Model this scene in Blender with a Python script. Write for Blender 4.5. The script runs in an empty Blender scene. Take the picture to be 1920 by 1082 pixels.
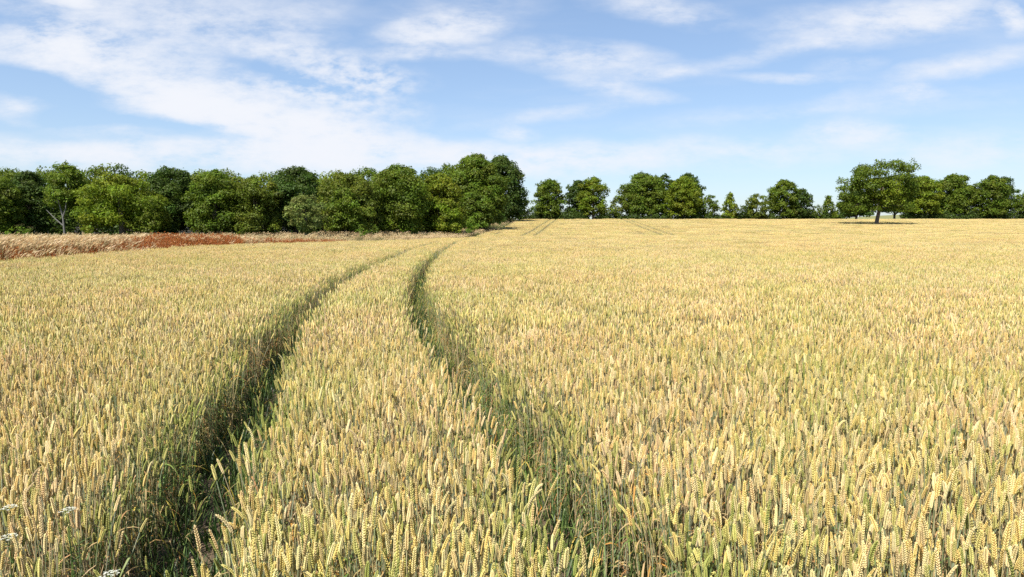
import bpy, math, random
import numpy as np
from mathutils import Vector

RNG = np.random.default_rng(11)
random.seed(5)
R = math.radians
scene = bpy.context.scene
COL = scene.collection

# ------------------------------------------------------------------ camera
CAM_Z = 1.95
F = 1280.0                       # focal length in photo pixels (1920 wide)
PITCH = math.atan((541 - 430) / F)
cam_d = bpy.data.cameras.new('camera')
cam_d.lens = 24.0
cam_d.sensor_width = 36.0
cam_d.clip_start = 0.05
cam_d.clip_end = 9000
cam = bpy.data.objects.new('camera', cam_d)
cam.location = (0, 0, CAM_Z)
cam.rotation_euler = (R(90) - PITCH, 0, 0)
COL.objects.link(cam)
scene.camera = cam


def ray(px, py):
    """photo pixel -> (x/y, z/y) slopes of its direction"""
    a, b = (px - 960) / F, (541 - py) / F
    c, s = math.cos(PITCH), math.sin(PITCH)
    y = c + b * s
    z = b * c - s
    return a / y, z / y


# ------------------------------------------------------------------ terrain
def sm(a, b, x):
    t = np.clip((x - a) / (b - a), 0, 1)
    return t * t * (3 - 2 * t)


BX = np.array([-16., -17, -19.4, -22.2, -21, -17, -11, -7.4, -6.0, -4.6, -2.3, -.4, 2.2, 3.0])
BY = np.array([-8., 10, 25, 45, 56, 66, 76, 86, 100, 118, 137, 165, 208, 212])


def gz(x, y):
    x = np.asarray(x, float); y = np.asarray(y, float)
    g = sm(-15, 8, x)
    z = 0.50 * g * sm(18, 70, y)
    z = z - (0.50 * g + 0.10 * g) * sm(71, 93, y)
    y0 = 97 - 24 * (1 - sm(-26, 0, x))
    u = np.clip(y, 0, 214) - y0
    ramp = np.where(u > 0, 0.0405 * (np.sqrt(u * u + 64) - 8) * 1.04, 0)
    z = z + np.where(u > 0, ramp, 0)
    z = z - 0.030 * np.clip(y - 216, 0, 150)
    z = z + 13.5 * np.exp(-((x - 300) / 95.0) ** 2 - ((y - 520) / 110.0) ** 2)
    e = np.interp(y, BY, BX)
    z = z + np.interp(y, [-8, 50, 62, 76, 90], [.48, .48, .28, .12, 0]) * sm(.1, 1.8, e - x)
    z = z + 0.03 * np.sin(x * 0.21 + 1) * np.sin(y * 0.13)
    return z


def edge_x(y):
    return np.interp(y, BY, BX)


TRACK_Y = np.array([-4, 0, 2.2, 3.0, 5.0, 9.0, 14., 22, 34, 44, 55, 66, 80, 94])
TRACK_X = np.array([.37, .06, -.30, -.58, -1.12, -2.08, -2.95, -3.87, -4.62, -5.05, -5.35, -5.5, -5.2, -4.2])
HALF = 0.93
FAR_PAIRS = [((1.6, 100), (3.2, 115), (12.9, 212)), ((24, 98), (26, 118), (34.5, 212)),
             ((58, 98), (57, 125), (49, 212))]


def _offs(tx, ty, off):
    dx = np.gradient(tx, ty)
    n = np.sqrt(1 + dx * dx)
    return tx + off / n, ty - off * dx / n


def track_dist(x, y):
    """distance to the nearest wheel track centre line"""
    d = np.full(np.shape(x), 1e3)
    yy = np.linspace(-4, 94, 500)
    xx = np.interp(yy, TRACK_Y, TRACK_X)
    k = np.ones(31) / 31
    xs = np.convolve(np.pad(xx, 15, 'edge'), k, 'valid')
    for off in (-HALF, HALF):
        px, py = _offs(xs, yy, off)
        cx = np.interp(y, py, px)
        sl = np.interp(y, py, np.gradient(px, py))
        dd = np.abs(x - cx) / np.sqrt(1 + sl * sl)
        d = np.where((y < 94) & (y > -4), np.minimum(d, dd), d)
    for a, b, c in FAR_PAIRS:
        ys = np.array([a[1], b[1], c[1]]); xs2 = np.array([a[0], b[0], c[0]])
        for off in (-HALF, HALF):
            cx = np.interp(y, ys, xs2) + off
            d = np.where(y > 98, np.minimum(d, np.abs(x - cx)), d)
    return d


# ------------------------------------------------------------------ mesh buffer
class MB:
    def __init__(self):
        self.v = []; self.c = []; self.q = []; self.t = []; self.n = 0

    def add(self, v, col, q=None, t=None):
        v = np.asarray(v, float).reshape(-1, 3)
        c = np.asarray(col, float)
        if c.ndim == 1:
            c = np.tile(c[:3], (len(v), 1))
        self.v.append(v); self.c.append(c[:, :3])
        if q is not None and len(q): self.q.append(np.asarray(q, int).reshape(-1, 4) + self.n)
        if t is not None and len(t): self.t.append(np.asarray(t, int).reshape(-1, 3) + self.n)
        self.n += len(v)

    def merge(self, o, M=None, off=(0, 0, 0), cm=None):
        for i, v in enumerate(o.v):
            pass
        v = np.concatenate(o.v); c = np.concatenate(o.c)
        if M is not None: v = v @ np.asarray(M).T
        v = v + np.asarray(off)
        if cm is not None: c = np.clip(c * cm, 0, 1)
        self.v.append(v); self.c.append(c)
        for q in o.q: self.q.append(q + self.n)
        for t in o.t: self.t.append(t + self.n)
        self.n += len(v)

    def mesh(self, name, mat, smooth=True):
        me = bpy.data.meshes.new(name)
        v = np.concatenate(self.v).astype(np.float32)
        q = np.concatenate(self.q) if self.q else np.zeros((0, 4), int)
        t = np.concatenate(self.t) if self.t else np.zeros((0, 3), int)
        me.vertices.add(len(v)); me.vertices.foreach_set('co', v.ravel())
        nl = len(q) * 4 + len(t) * 3
        me.loops.add(nl)
        me.loops.foreach_set('vertex_index', np.concatenate([q.ravel(), t.ravel()]).astype(np.int32))
        me.polygons.add(len(q) + len(t))
        st = np.concatenate([np.arange(len(q)) * 4, len(q) * 4 + np.arange(len(t)) * 3]).astype(np.int32)
        me.polygons.foreach_set('loop_start', st)
        me.polygons.foreach_set('use_smooth', np.full(len(q) + len(t), smooth, dtype=bool))
        at = me.attributes.new('tint', 'FLOAT_COLOR', 'POINT')
        c = np.ones((len(v), 4), np.float32); c[:, :3] = np.concatenate(self.c)
        at.data.foreach_set('color', c.ravel())
        me.materials.append(mat)
        me.update(calc_edges=True)
        me.validate()
        return me


def unit(v):
    v = np.asarray(v, float)
    return v / (np.linalg.norm(v, axis=-1, keepdims=True) + 1e-12)


def tube(mb, pts, rad, nseg, col, cap=True):
    pts = np.asarray(pts, float); n = len(pts)
    rad = np.broadcast_to(np.asarray(rad, float), (n,))
    tan = unit(np.gradient(pts, axis=0))
    ref = np.array([0.31, 0.95, 0.05])
    vs = []
    a = np.arange(nseg) * 2 * math.pi / nseg
    for i in range(n):
        x = unit(np.cross(ref, tan[i])); y = np.cross(tan[i], x)
        vs.append(pts[i] + rad[i] * (np.outer(np.cos(a), x) + np.outer(np.sin(a), y)))
    q = []
    for i in range(n - 1):
        for k in range(nseg):
            k2 = (k + 1) % nseg
            q.append((i * nseg + k, i * nseg + k2, (i + 1) * nseg + k2, (i + 1) * nseg + k))
    col = np.asarray(col, float)
    if col.ndim == 2: col = np.repeat(col, nseg, axis=0)
    mb.add(np.concatenate(vs), col, q)


def ribbon(mb, pts, wid, side, col):
    pts = np.asarray(pts, float); n = len(pts)
    wid = np.asarray(wid, float)
    s = unit(side)
    v = np.concatenate([pts - s * wid[:, None] / 2, pts + s * wid[:, None] / 2])
    q = [(i, i + 1, n + i + 1, n + i) for i in range(n - 1)]
    col = np.asarray(col, float)
    if col.ndim == 2: col = np.concatenate([col, col])
    mb.add(v, col, q)


def grain(mb, c, ax, ln, r, col, nseg=5):
    """one tear-drop floret"""
    ax = unit(ax); x = unit(np.cross(ax, [0.2, 0.9, 0.3])); y = np.cross(ax, x)
    a = np.arange(nseg) * 2 * math.pi / nseg
    ring = np.outer(np.cos(a), x) + np.outer(np.sin(a), y)
    v = [c - ax * ln * .5]
    v = np.concatenate([[c - ax * ln * .5], c - ax * ln * .18 + ring * r, c + ax * ln * .16 + ring * r * .78, [c + ax * ln * .58]])
    t = []; q = []
    for k in range(nseg):
        k2 = (k + 1) % nseg
        t.append((0, 1 + k2, 1 + k)); q.append((1 + k, 1 + k2, 1 + nseg + k2, 1 + nseg + k)); t.append((1 + nseg + k, 1 + nseg + k2, 1 + 2 * nseg))
    mb.add(v, col, q, t)


# ------------------------------------------------------------------ materials
def new_mat(name):
    m = bpy.data.materials.new(name); m.use_nodes = True
    nt = m.node_tree; nt.nodes.clear()
    return m, nt, nt.nodes, nt.links


def plant_mat(name, trans=.25, gloss=.06, rough=.45, rnd=.25, patch=None, sat=1.0, val=1.0):
    m, nt, N, L = new_mat(name)
    out = N.new('ShaderNodeOutputMaterial')
    at = N.new('ShaderNodeAttribute'); at.attribute_name = 'tint'
    oi = N.new('ShaderNodeObjectInfo')
    col = at.outputs['Color']
    hs = N.new('ShaderNodeHueSaturation'); hs.inputs['Saturation'].default_value = sat
    mr = N.new('ShaderNodeMapRange'); mr.inputs['To Min'].default_value = val * (1 - rnd); mr.inputs['To Max'].default_value = val * (1 + rnd * .8)
    L.new(oi.outputs['Random'], mr.inputs['Value']); L.new(mr.outputs['Result'], hs.inputs['Value'])
    L.new(col, hs.inputs['Color']); col = hs.outputs['Color']
    if patch:
        geo = N.new('ShaderNodeNewGeometry')
        for sc, tint, amt in patch:
            nz = N.new('ShaderNodeTexNoise'); nz.inputs['Scale'].default_value = sc; nz.inputs['Detail'].default_value = 3
            L.new(geo.outputs['Position'], nz.inputs['Vector'])
            r2 = N.new('ShaderNodeMapRange'); r2.inputs['From Min'].default_value = .42; r2.inputs['From Max'].default_value = .66
            r2.inputs['To Max'].default_value = amt
            L.new(nz.outputs['Fac'], r2.inputs['Value'])
            mx = N.new('ShaderNodeMix'); mx.data_type = 'RGBA'; mx.blend_type = 'MULTIPLY'
            L.new(r2.outputs['Result'], mx.inputs['Factor']); L.new(col, mx.inputs['A']); mx.inputs['B'].default_value = (*tint, 1)
            col = mx.outputs['Result']
    df = N.new('ShaderNodeBsdfDiffuse'); tr = N.new('ShaderNodeBsdfTranslucent'); gl = N.new('ShaderNodeBsdfGlossy')
    gl.inputs['Roughness'].default_value = rough
    L.new(col, df.inputs['Color']); L.new(col, tr.inputs['Color'])
    m1 = N.new('ShaderNodeMixShader'); m1.inputs['Fac'].default_value = trans
    L.new(df.outputs[0], m1.inputs[1]); L.new(tr.outputs[0], m1.inputs[2])
    m2 = N.new('ShaderNodeMixShader'); m2.inputs['Fac'].default_value = gloss
    L.new(m1.outputs[0], m2.inputs[1]); L.new(gl.outputs[0], m2.inputs[2])
    L.new(m2.outputs[0], out.inputs['Surface'])
    return m


M_WHEAT = plant_mat('ripening_wheat', trans=.25, gloss=.02, rough=.5, rnd=.12, sat=.94,
                    patch=[(.55, (.88, .98, .80), .9), (.09, (1.0, .95, .88), .8), (2.3, (.95, .90, .84), .8)])
M_GREEN = plant_mat('green_blades', trans=.3, gloss=.03, rnd=.25)
M_GRASS = plant_mat('dry_grass', trans=.3, gloss=.02, rnd=.22)
M_LEAF = plant_mat('tree_foliage', trans=.42, gloss=.012, rough=.5, rnd=.0,
                   patch=[(.35, (.80, .88, .85), .8)])
M_FLOWER = plant_mat('white_flowers', trans=.25, gloss=.02, rnd=.05)

m, nt, N, L = new_mat('tree_bark'); M_BARK = m
out = N.new('ShaderNodeOutputMaterial'); bs = N.new('ShaderNodeBsdfPrincipled'); bs.inputs['Roughness'].default_value = .9
at = N.new('ShaderNodeAttribute'); at.attribute_name = 'tint'
geo = N.new('ShaderNodeNewGeometry'); mp = N.new('ShaderNodeMapping'); mp.inputs['Scale'].default_value = (5, 5, 1.2)
nz = N.new('ShaderNodeTexNoise'); nz.inputs['Scale'].default_value = 2.5; nz.inputs['Detail'].default_value = 6
mr = N.new('ShaderNodeMapRange'); mr.inputs['To Min'].default_value = .45; mr.inputs['To Max'].default_value = 1.5
mx = N.new('ShaderNodeMix'); mx.data_type = 'RGBA'; mx.blend_type = 'MULTIPLY'; mx.inputs['Factor'].default_value = 1
bp = N.new('ShaderNodeBump'); bp.inputs['Strength'].default_value = .6; bp.inputs['Distance'].default_value = .05
L.new(geo.outputs['Position'], mp.inputs['Vector']); L.new(mp.outputs[0], nz.inputs['Vector']); L.new(nz.outputs['Fac'], mr.inputs['Value'])
L.new(at.outputs['Color'], mx.inputs['A']); L.new(mr.outputs[0], mx.inputs['B']); L.new(mx.outputs['Result'], bs.inputs['Base Color'])
L.new(nz.outputs['Fac'], bp.inputs['Height']); L.new(bp.outputs[0], bs.inputs['Normal']); L.new(bs.outputs[0], out.inputs['Surface'])


# ------------------------------------------------------------------ object helpers
def link(name, me, parent=None):
    o = bpy.data.objects.new(name, me); COL.objects.link(o)
    if parent: o.parent = parent
    return o


def tag(o, label=None, cat=None, group=None, kind=None):
    if label: o['label'] = label
    if cat: o['category'] = cat
    if group: o['group'] = group
    if kind: o['kind'] = kind
    return o


def empty(name, loc, label, cat, group=None):
    o = bpy.data.objects.new(name, None); COL.objects.link(o); o.location = loc
    o.empty_display_size = .2
    return tag(o, label, cat, group)


def scatter(name, pts, var, rot, scl, protos, label, cat):
    """ONE stuff object whose points carry the prototype meshes"""
    me = bpy.data.meshes.new(name)
    n = len(pts)
    me.vertices.add(n); me.vertices.foreach_set('co', np.asarray(pts, np.float32).ravel())
    a = me.attributes.new('var', 'INT', 'POINT'); a.data.foreach_set('value', np.asarray(var, np.int32))
    a = me.attributes.new('rot', 'FLOAT_VECTOR', 'POINT'); a.data.foreach_set('vector', np.asarray(rot, np.float32).ravel())
    a = me.attributes.new('scl', 'FLOAT_VECTOR', 'POINT'); a.data.foreach_set('vector', np.asarray(scl, np.float32).ravel())
    ob = link(name, me); tag(ob, label, cat, kind='stuff')
    pc = bpy.data.collections.new(name + '_tufts')
    for i, pm in enumerate(protos):
        pc.objects.link(bpy.data.objects.new('%s_tuft.%03d' % (name, i), pm))
    ng = bpy.data.node_groups.new(name + '_scatter', 'GeometryNodeTree')
    ng.interface.new_socket('Geometry', in_out='INPUT', socket_type='NodeSocketGeometry')
    ng.interface.new_socket('Geometry', in_out='OUTPUT', socket_type='NodeSocketGeometry')
    N = ng.nodes; L = ng.links
    gi = N.new('NodeGroupInput'); go = N.new('NodeGroupOutput')
    ci = N.new('GeometryNodeCollectionInfo'); ci.inputs['Collection'].default_value = pc
    ci.inputs['Separate Children'].default_value = True; ci.inputs['Reset Children'].default_value = True
    ip = N.new('GeometryNodeInstanceOnPoints'); ip.inputs['Pick Instance'].default_value = True

    def na(nm, typ):
        x = N.new('GeometryNodeInputNamedAttribute'); x.data_type = typ; x.inputs['Name'].default_value = nm
        return [s for s in x.outputs if s.enabled][0]
    L.new(gi.outputs[0], ip.inputs['Points']); L.new(ci.outputs[0], ip.inputs['Instance'])
    L.new(na('var', 'INT'), ip.inputs['Instance Index'])
    L.new(na('rot', 'FLOAT_VECTOR'), ip.inputs['Rotation'])
    L.new(na('scl', 'FLOAT_VECTOR'), ip.inputs['Scale'])
    L.new(ip.outputs[0], go.inputs[0])
    md = ob.modifiers.new('scatter', 'NODES'); md.node_group = ng
    return ob


def jgrid(x0, x1, y0, y1, s, jit=.9):
    nx = max(1, int((x1 - x0) / s)); ny = max(1, int((y1 - y0) / s))
    gx, gy = np.meshgrid(x0 + (np.arange(nx) + .5) * s, y0 + (np.arange(ny) + .5) * s)
    x = gx.ravel() + RNG.uniform(-.5, .5, nx * ny) * s * jit
    y = gy.ravel() + RNG.uniform(-.5, .5, nx * ny) * s * jit
    return x, y


# ------------------------------------------------------------------ ground
def build_ground():
    xs = np.unique(np.concatenate([np.arange(-90, -32, 2.0), np.arange(-32, 6, .7), np.arange(6, 130.1, 2.0), -90 - np.geomspace(3, 3500, 26), 130 + np.geomspace(3, 3500, 26)]))
    ys = np.unique(np.concatenate([np.arange(-40, 240, 2.0), 240 + np.geomspace(4, 4000, 44), [-80, -200, -500]]))
    X, Y = np.meshgrid(xs, ys)
    Z = gz(X, Y)
    v = np.stack([X, Y, Z], -1).reshape(-1, 3)
    nx, ny = len(xs), len(ys)
    i, j = np.meshgrid(np.arange(nx - 1), np.arange(ny - 1))
    a = (j * nx + i).ravel()
    q = np.stack([a, a + 1, a + nx + 1, a + nx], -1)
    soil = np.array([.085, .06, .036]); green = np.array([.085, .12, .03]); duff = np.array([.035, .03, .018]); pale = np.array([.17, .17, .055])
    x, y = v[:, 0], v[:, 1]
    c = np.tile(soil, (len(v), 1))
    out = (x < edge_x(y)) & (y < 230)
    c[out] = green
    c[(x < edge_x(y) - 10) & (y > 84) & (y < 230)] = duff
    c[y > 214] = green
    c[y > 240] = pale
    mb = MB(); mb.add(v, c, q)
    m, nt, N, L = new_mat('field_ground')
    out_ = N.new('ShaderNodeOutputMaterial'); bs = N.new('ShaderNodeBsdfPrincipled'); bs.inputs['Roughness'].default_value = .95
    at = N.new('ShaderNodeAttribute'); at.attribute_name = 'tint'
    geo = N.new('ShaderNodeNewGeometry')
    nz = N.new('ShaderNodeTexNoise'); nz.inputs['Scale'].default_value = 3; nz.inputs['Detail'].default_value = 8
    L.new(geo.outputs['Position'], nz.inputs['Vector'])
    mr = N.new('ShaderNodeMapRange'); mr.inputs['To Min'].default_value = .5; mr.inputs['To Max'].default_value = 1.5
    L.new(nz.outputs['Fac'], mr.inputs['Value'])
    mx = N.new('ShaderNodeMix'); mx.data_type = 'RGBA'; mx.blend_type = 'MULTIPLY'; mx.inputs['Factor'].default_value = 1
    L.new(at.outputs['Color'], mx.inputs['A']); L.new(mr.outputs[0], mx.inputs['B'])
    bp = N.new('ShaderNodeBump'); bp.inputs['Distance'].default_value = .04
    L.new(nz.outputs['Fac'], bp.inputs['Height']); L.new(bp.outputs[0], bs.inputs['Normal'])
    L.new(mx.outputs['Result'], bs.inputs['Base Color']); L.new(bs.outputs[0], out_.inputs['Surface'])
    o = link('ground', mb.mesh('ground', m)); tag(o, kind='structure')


build_ground()

# ------------------------------------------------------------------ wheat
EARS = {'pale': (.83, .665, .345), 'gold': (.80, .595, .21), 'tan': (.72, .52, .25), 'lime': (.66, .57, .19), 'green': (.42, .42, .11)}
EAR_MIX = ['pale'] * 5 + ['gold'] * 5 + ['tan'] * 2 + ['lime'] * 4 + ['green'] * 1
STEMS = [(.34, .39, .20), (.60, .48, .27), (.66, .52, .30), (.56, .45, .25), (.40, .44, .30)]
BLADES = [(.44, .31, .14), (.50, .35, .16), (.50, .24, .04), (.55, .40, .06), (.12, .20, .04), (.20, .26, .06), (.36, .17, .06), (.44, .25, .10)]


def jit(c, a=.12):
    return np.clip(np.asarray(c) * (1 + RNG.uniform(-a, a)) * (1 + RNG.uniform(-a, a, 3) * .22), 0, 1)


BLADE_P = [[.26, .22, .10, .08, .06, .09, .07, .12]]


def stalk(lod, h=None, mix=EAR_MIX, ear_scale=1.0, parts=None, nod=None, leaves=None, fat=1.0):
    """returns (stem, ear, leaf) buffers; base at origin"""
    ms, me, ml = MB(), MB(), MB()
    h = h or RNG.normal(.70, .035)
    az = RNG.uniform(0, 2 * math.pi); lean = abs(RNG.normal(0, .05)) + .01
    d = np.array([math.cos(az), math.sin(az), 0])
    L = RNG.normal(.080, .013) * ear_scale
    nod = RNG.choice([0.08, .2, .4, .9], p=[.5, .34, .12, .04]) if nod is None else nod
    ck = mix[RNG.integers(len(mix))]
    ec = jit(EARS[ck], .12)
    sc = jit(STEMS[RNG.integers(len(STEMS))] if ck not in ('green', 'lime') else STEMS[RNG.choice([0, 3, 4])], .15)
    if ck == 'green': sc = jit((.16, .24, .07))
    n = {0: 5, 1: 3, 2: 2}[lod]
    tt = np.linspace(0, 1, n)
    P = np.stack([d[0] * lean * tt ** 2, d[1] * lean * tt ** 2, h * tt], -1)
    if lod < 2:
        tube(ms, P, np.linspace(.0021, .0016, n) * (1 if lod == 0 else 1.25), 4 if lod == 0 else 3, sc)
    else:
        ribbon(ms, P, np.full(n, .009 * fat), [math.cos(az + 1), math.sin(az + 1), 0], sc)
    base = P[-1]
    t0 = unit(np.array([d[0] * lean * 2, d[1] * lean * 2, h]))

    def epath(s):     # point and tangent along the ear
        a = nod * s
        tg = unit(t0 * math.cos(a) + d * math.sin(a))
        am = nod * s * .5
        return base + unit(t0 * math.cos(am) + d * math.sin(am)) * L * s, tg
    if lod == 0:
        spin = RNG.uniform(0, math.pi)
        W = RNG.normal(.80, .10) * ear_scale
        nl = int(RNG.integers(9, 12))
        side0 = np.array([math.cos(spin), math.sin(spin), 0])
        for i in range(nl):
            s = (i + .4) / nl * .93
            taper = (1 - .45 * s ** 3) * (.8 + .2 * min(1, s * 5))
            for sg in (-1, 1):
                p, tg = epath(s + (.5 / nl if sg > 0 else 0))
                sd = unit(side0 - tg * np.dot(side0, tg)); dp = np.cross(tg, sd)
                for k in (-1, 1):
                    c = p + sd * sg * .0039 * W * taper + dp * k * .0027 * W * taper
                    ax = tg + sd * sg * .46 + dp * k * .26
                    grain(me, c, ax, .0160 * W * (.9 + .1 * taper), .0036 * W * taper, jit(ec, .13))
        p, tg = epath(.95)
        grain(me, p, tg, .018 * W, .0035 * W, jit(ec, .1))
    else:
        n2 = 6 if lod == 1 else 3
        ss = np.linspace(0, 1, n2)
        pts = np.array([epath(s)[0] for s in ss])
        prof = np.array([.35, .95, .8, 1.0, .78, .25]) if lod == 1 else np.array([.5, 1.0, .3])
        k = 6 if lod == 1 else 4
        cols = np.array([jit(ec, .16) for _ in ss])
        tube(me, pts, prof * .0068 * ear_scale * fat, k, cols)
        # closed tip
        tp, tg = epath(1.06)
        ring = np.arange(k)
        vv = np.concatenate([me.v[-1][-k:], [tp]])
        me.add(vv, ec, None, [(a, (a + 1) % k, k) for a in ring])
    nlv = leaves if leaves is not None else RNG.choice([1, 2, 3, 4], p=[.15, .35, .3, .2])
    if lod == 2: nlv = int(RNG.random() < .25)
    for _ in range(nlv):
        hb = RNG.uniform(.22, .86) * h
        a = RNG.uniform(0, 2 * math.pi); dd = np.array([math.cos(a), math.sin(a), 0])
        ln = RNG.uniform(.09, .21); up = RNG.uniform(-.5, .9)
        b = np.interp(hb / h, tt, P[:, 0]), np.interp(hb / h, tt, P[:, 1]), hb
        m_ = 5 if lod == 0 else 3
        s = np.linspace(0, 1, m_)
        dr = RNG.uniform(.4, 1.7)
        pts = np.array(b) + np.outer(s * ln, dd) * .8 + np.outer(ln * (up * s - dr * s * s), [0, 0, 1])
        w = np.interp(s, [0, .25, 1], [.006, .0095, .001]) * RNG.uniform(.5, 1.15)
        bc = jit(BLADES[RNG.choice(8, p=BLADE_P[0])])
        sd = np.array([-dd[1], dd[0], RNG.uniform(-.6, .6)])
        ribbon(ml, pts, w * (1 if lod < 2 else 2), sd, bc)
    return ms, me, ml


def clump(lod, cnt, rad, square=False, mix=EAR_MIX, **kw):
    mb = MB()
    hk = kw.pop('h0', .70)
    for i in range(cnt):
        ms, me, ml = stalk(lod, h=hk + RNG.normal(0, .038) - (RNG.uniform(0, .16) if RNG.random() < .22 else 0), mix=mix, **kw)
        if square:
            off = (RNG.uniform(-rad, rad), RNG.uniform(-rad, rad), 0)
        else:
            a = RNG.uniform(0, 6.283); r = rad * math.sqrt(RNG.random())
            off = (r * math.cos(a), r * math.sin(a), 0)
        for b in (ms, me, ml):
            if b.n: mb.merge(b, off=off)
    return mb


GREEN_MIX = ['green'] * 6 + ['lime'] * 4 + ['gold']
protos = []; IDX = {}


def reg(key, bufs):
    IDX[key] = (len(protos), len(bufs))
    for b in bufs: protos.append(b.mesh('wheat_tuft', M_WHEAT, smooth=True))


reg('near', [clump(0, 8, .080) for _ in range(26)])
BLADE_P[0] = [.12, .08, .06, .06, .34, .24, .05, .05]
reg('near_green', [clump(0, 6, .06, mix=GREEN_MIX, h0=.62) for _ in range(6)])
BLADE_P[0] = [.26, .22, .10, .08, .06, .09, .07, .12]
reg('mid', [clump(1, 46, .17, True) for _ in range(14)])
reg('mid_green', [clump(1, 8, .075, mix=GREEN_MIX, h0=.64) for _ in range(6)])
reg('mid_small', [clump(1, 8, .075) for _ in range(12)])
FAR_MIX = ['pale'] * 4 + ['gold'] * 5 + ['tan'] * 1 + ['lime'] * 2
reg('far', [clump(2, 280, .56, True, mix=FAR_MIX, fat=1.5) for _ in range(8)])
reg('far_small', [clump(2, 24, .17, True, mix=FAR_MIX, fat=1.6) for _ in range(8)])
reg('far_tiny', [clump(2, 7, .085, True, mix=FAR_MIX, fat=1.6) for _ in range(8)])
reg('vast', [clump(2, 800, 1.65, True, mix=FAR_MIX, fat=2.6, ear_scale=1.35) for _ in range(6)])

PT, VR, RT, SC = [], [], [], []


def put(x, y, key, zs=(.92, 1.08), tilt=.05):
    n = len(x)
    if not n: return
    i0, k = IDX[key]
    PT.append(np.stack([x, y, gz(x, y) - .01], -1))
    VR.append(i0 + RNG.integers(0, k, n))
    RT.append(np.stack([RNG.normal(0, tilt, n), RNG.normal(0, tilt, n), RNG.uniform(0, 6.283, n)], -1))
    s = RNG.uniform(*zs, n)
    # slow height swells across the crop
    s = s * (1 + .03 * np.sin(x * .33 + y * .12) * np.sin(y * .21 + 1.3 * np.sin(x * .15)) + .035 * np.sin(x * 1.3 + 2 * np.sin(y * .7)) * np.sin(y * 1.1 + x * .4))
    SC.append(np.stack([np.ones(n), np.ones(n), s], -1))


def inview(x, y, m0=2.5, k=.80):
    return np.abs(x) < np.maximum(y, 0) * k + m0


NEAR_END, MID_END, FAR_END = 7.5, 34., 98.
# near clumps
x, y = jgrid(-9, 9, -1.2, NEAR_END, .112, .75)
td = track_dist(x, y)
wide = np.where((y < 6) & (x < np.interp(y, TRACK_Y, TRACK_X)), .33, .255)
ok = inview(x, y, 1.8) & (td > wide + RNG.uniform(-.02, .03, len(x))) & ~((np.hypot(x, y) < .5))
thin = (y > 2.2) & (y < 3.4) & (RNG.random(len(x)) < .15)
ok &= ~thin
edge = ok & (td < .40) & (RNG.random(len(x)) < .6)
put(x[ok & ~edge], y[ok & ~edge], 'near'); put(x[edge], y[edge], 'near_green', (.85, 1.02))
x, y = jgrid(-9, 4, -1.2, NEAR_END, .10)
td = track_dist(x, y)
ok = (td > np.where((y < 6) & (x < np.interp(y, TRACK_Y, TRACK_X)), .34, .26)) & (td < .42) & (np.hypot(x, y) > .5)
put(x[ok], y[ok], 'near_green', (.84, 1.0))
# mid patches
x, y = jgrid(-30, 30, NEAR_END, MID_END, .30, .5)
td = track_dist(x, y)
ok = inview(x, y) & (td > .62) & (x > edge_x(y) + .3)
put(x[ok], y[ok], 'mid')
x, y = jgrid(-12, 4, NEAR_END, MID_END, .125)
td = track_dist(x, y)
ok = (td > .26 + RNG.uniform(-.02, .03, len(x))) & (td < .66)
edge = ok & (td < .42) & (RNG.random(len(x)) < .6)
put(x[ok & ~edge], y[ok & ~edge], 'mid_small'); put(x[edge], y[edge], 'mid_green', (.88, 1.02))
# far patches
x, y = jgrid(-25, 82, MID_END, FAR_END, 1.0, .3)
td = track_dist(x, y)
nb = (td < 1.1) | (x < edge_x(y) + 1.0)
ok = inview(x, y) & (x > edge_x(y) + .5) & ~nb
put(x[ok], y[ok], 'far')
x, y = jgrid(-25, 12, MID_END, FAR_END, .30)
td = track_dist(x, y)
ok = inview(x, y) & (x > edge_x(y) + .15) & ((td < 1.3) | (x < edge_x(y) + 1.3)) & (td > .62)
put(x[ok], y[ok], 'far_small')
x, y = jgrid(-12, 4, MID_END, FAR_END, .16)
td = track_dist(x, y)
ok = (td > .28) & (td < .66) & (x > edge_x(y))
put(x[ok], y[ok], 'far_tiny')
# the rising field beyond the dip
x, y = jgrid(-8, 172, FAR_END, 209, 3.0, .2)
td = track_dist(x, y)
ok = inview(x, y, 6) & (x > edge_x(y) + 1.6) & (td > 2.1)
put(x[ok], y[ok], 'vast', tilt=.01)
x, y = jgrid(-8, 70, FAR_END, 209, .33)
td = track_dist(x, y)
ok = (x > edge_x(y) + .2) & ((td < 2.3) | (x < edge_x(y) + 1.9)) & (td > .37)
put(x[ok], y[ok], 'far_small')
wheat = scatter('wheat_crop', np.concatenate(PT), np.concatenate(VR), np.concatenate(RT), np.concatenate(SC), protos,
                'ripening golden wheat filling the whole field around the two wheel tracks', 'wheat')

# --- short green growth and dead leaves down in the wheel tracks
gp = []
for k in range(8):
    mb = MB()
    for i in range(16):
        a = RNG.uniform(0, 6.283); dd = np.array([math.cos(a), math.sin(a), 0]); ln = RNG.uniform(.10, .24)
        s = np.linspace(0, 1, 5); dr = RNG.uniform(.1, .75)
        pts = np.array([RNG.uniform(-.09, .09), RNG.uniform(-.09, .09), 0]) + np.outer(s * ln * RNG.uniform(.25, .7), dd) + np.outer(ln * (1.3 * s - dr * s * s), [0, 0, 1])
        c = [(.035, .075, .018), (.05, .095, .022), (.03, .065, .015), (.52, .25, .04), (.55, .42, .07), (.13, .20, .05)][RNG.choice(6, p=[.30, .26, .23, .03, .04, .14])]
        ribbon(mb, pts, np.interp(s, [0, .3, 1], [.006, .011, .001]), [-dd[1], dd[0], RNG.uniform(-.4, .4)], jit(c))
    gp.append(mb.mesh('track_tuft', M_GREEN))
for k in range(3):
    gp.append(clump(0, 3, .08, mix=['green'] * 4 + ['lime'], h0=.48).mesh('track_tuft', M_WHEAT))
P_, V_, R_, S_ = [], [], [], []
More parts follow.
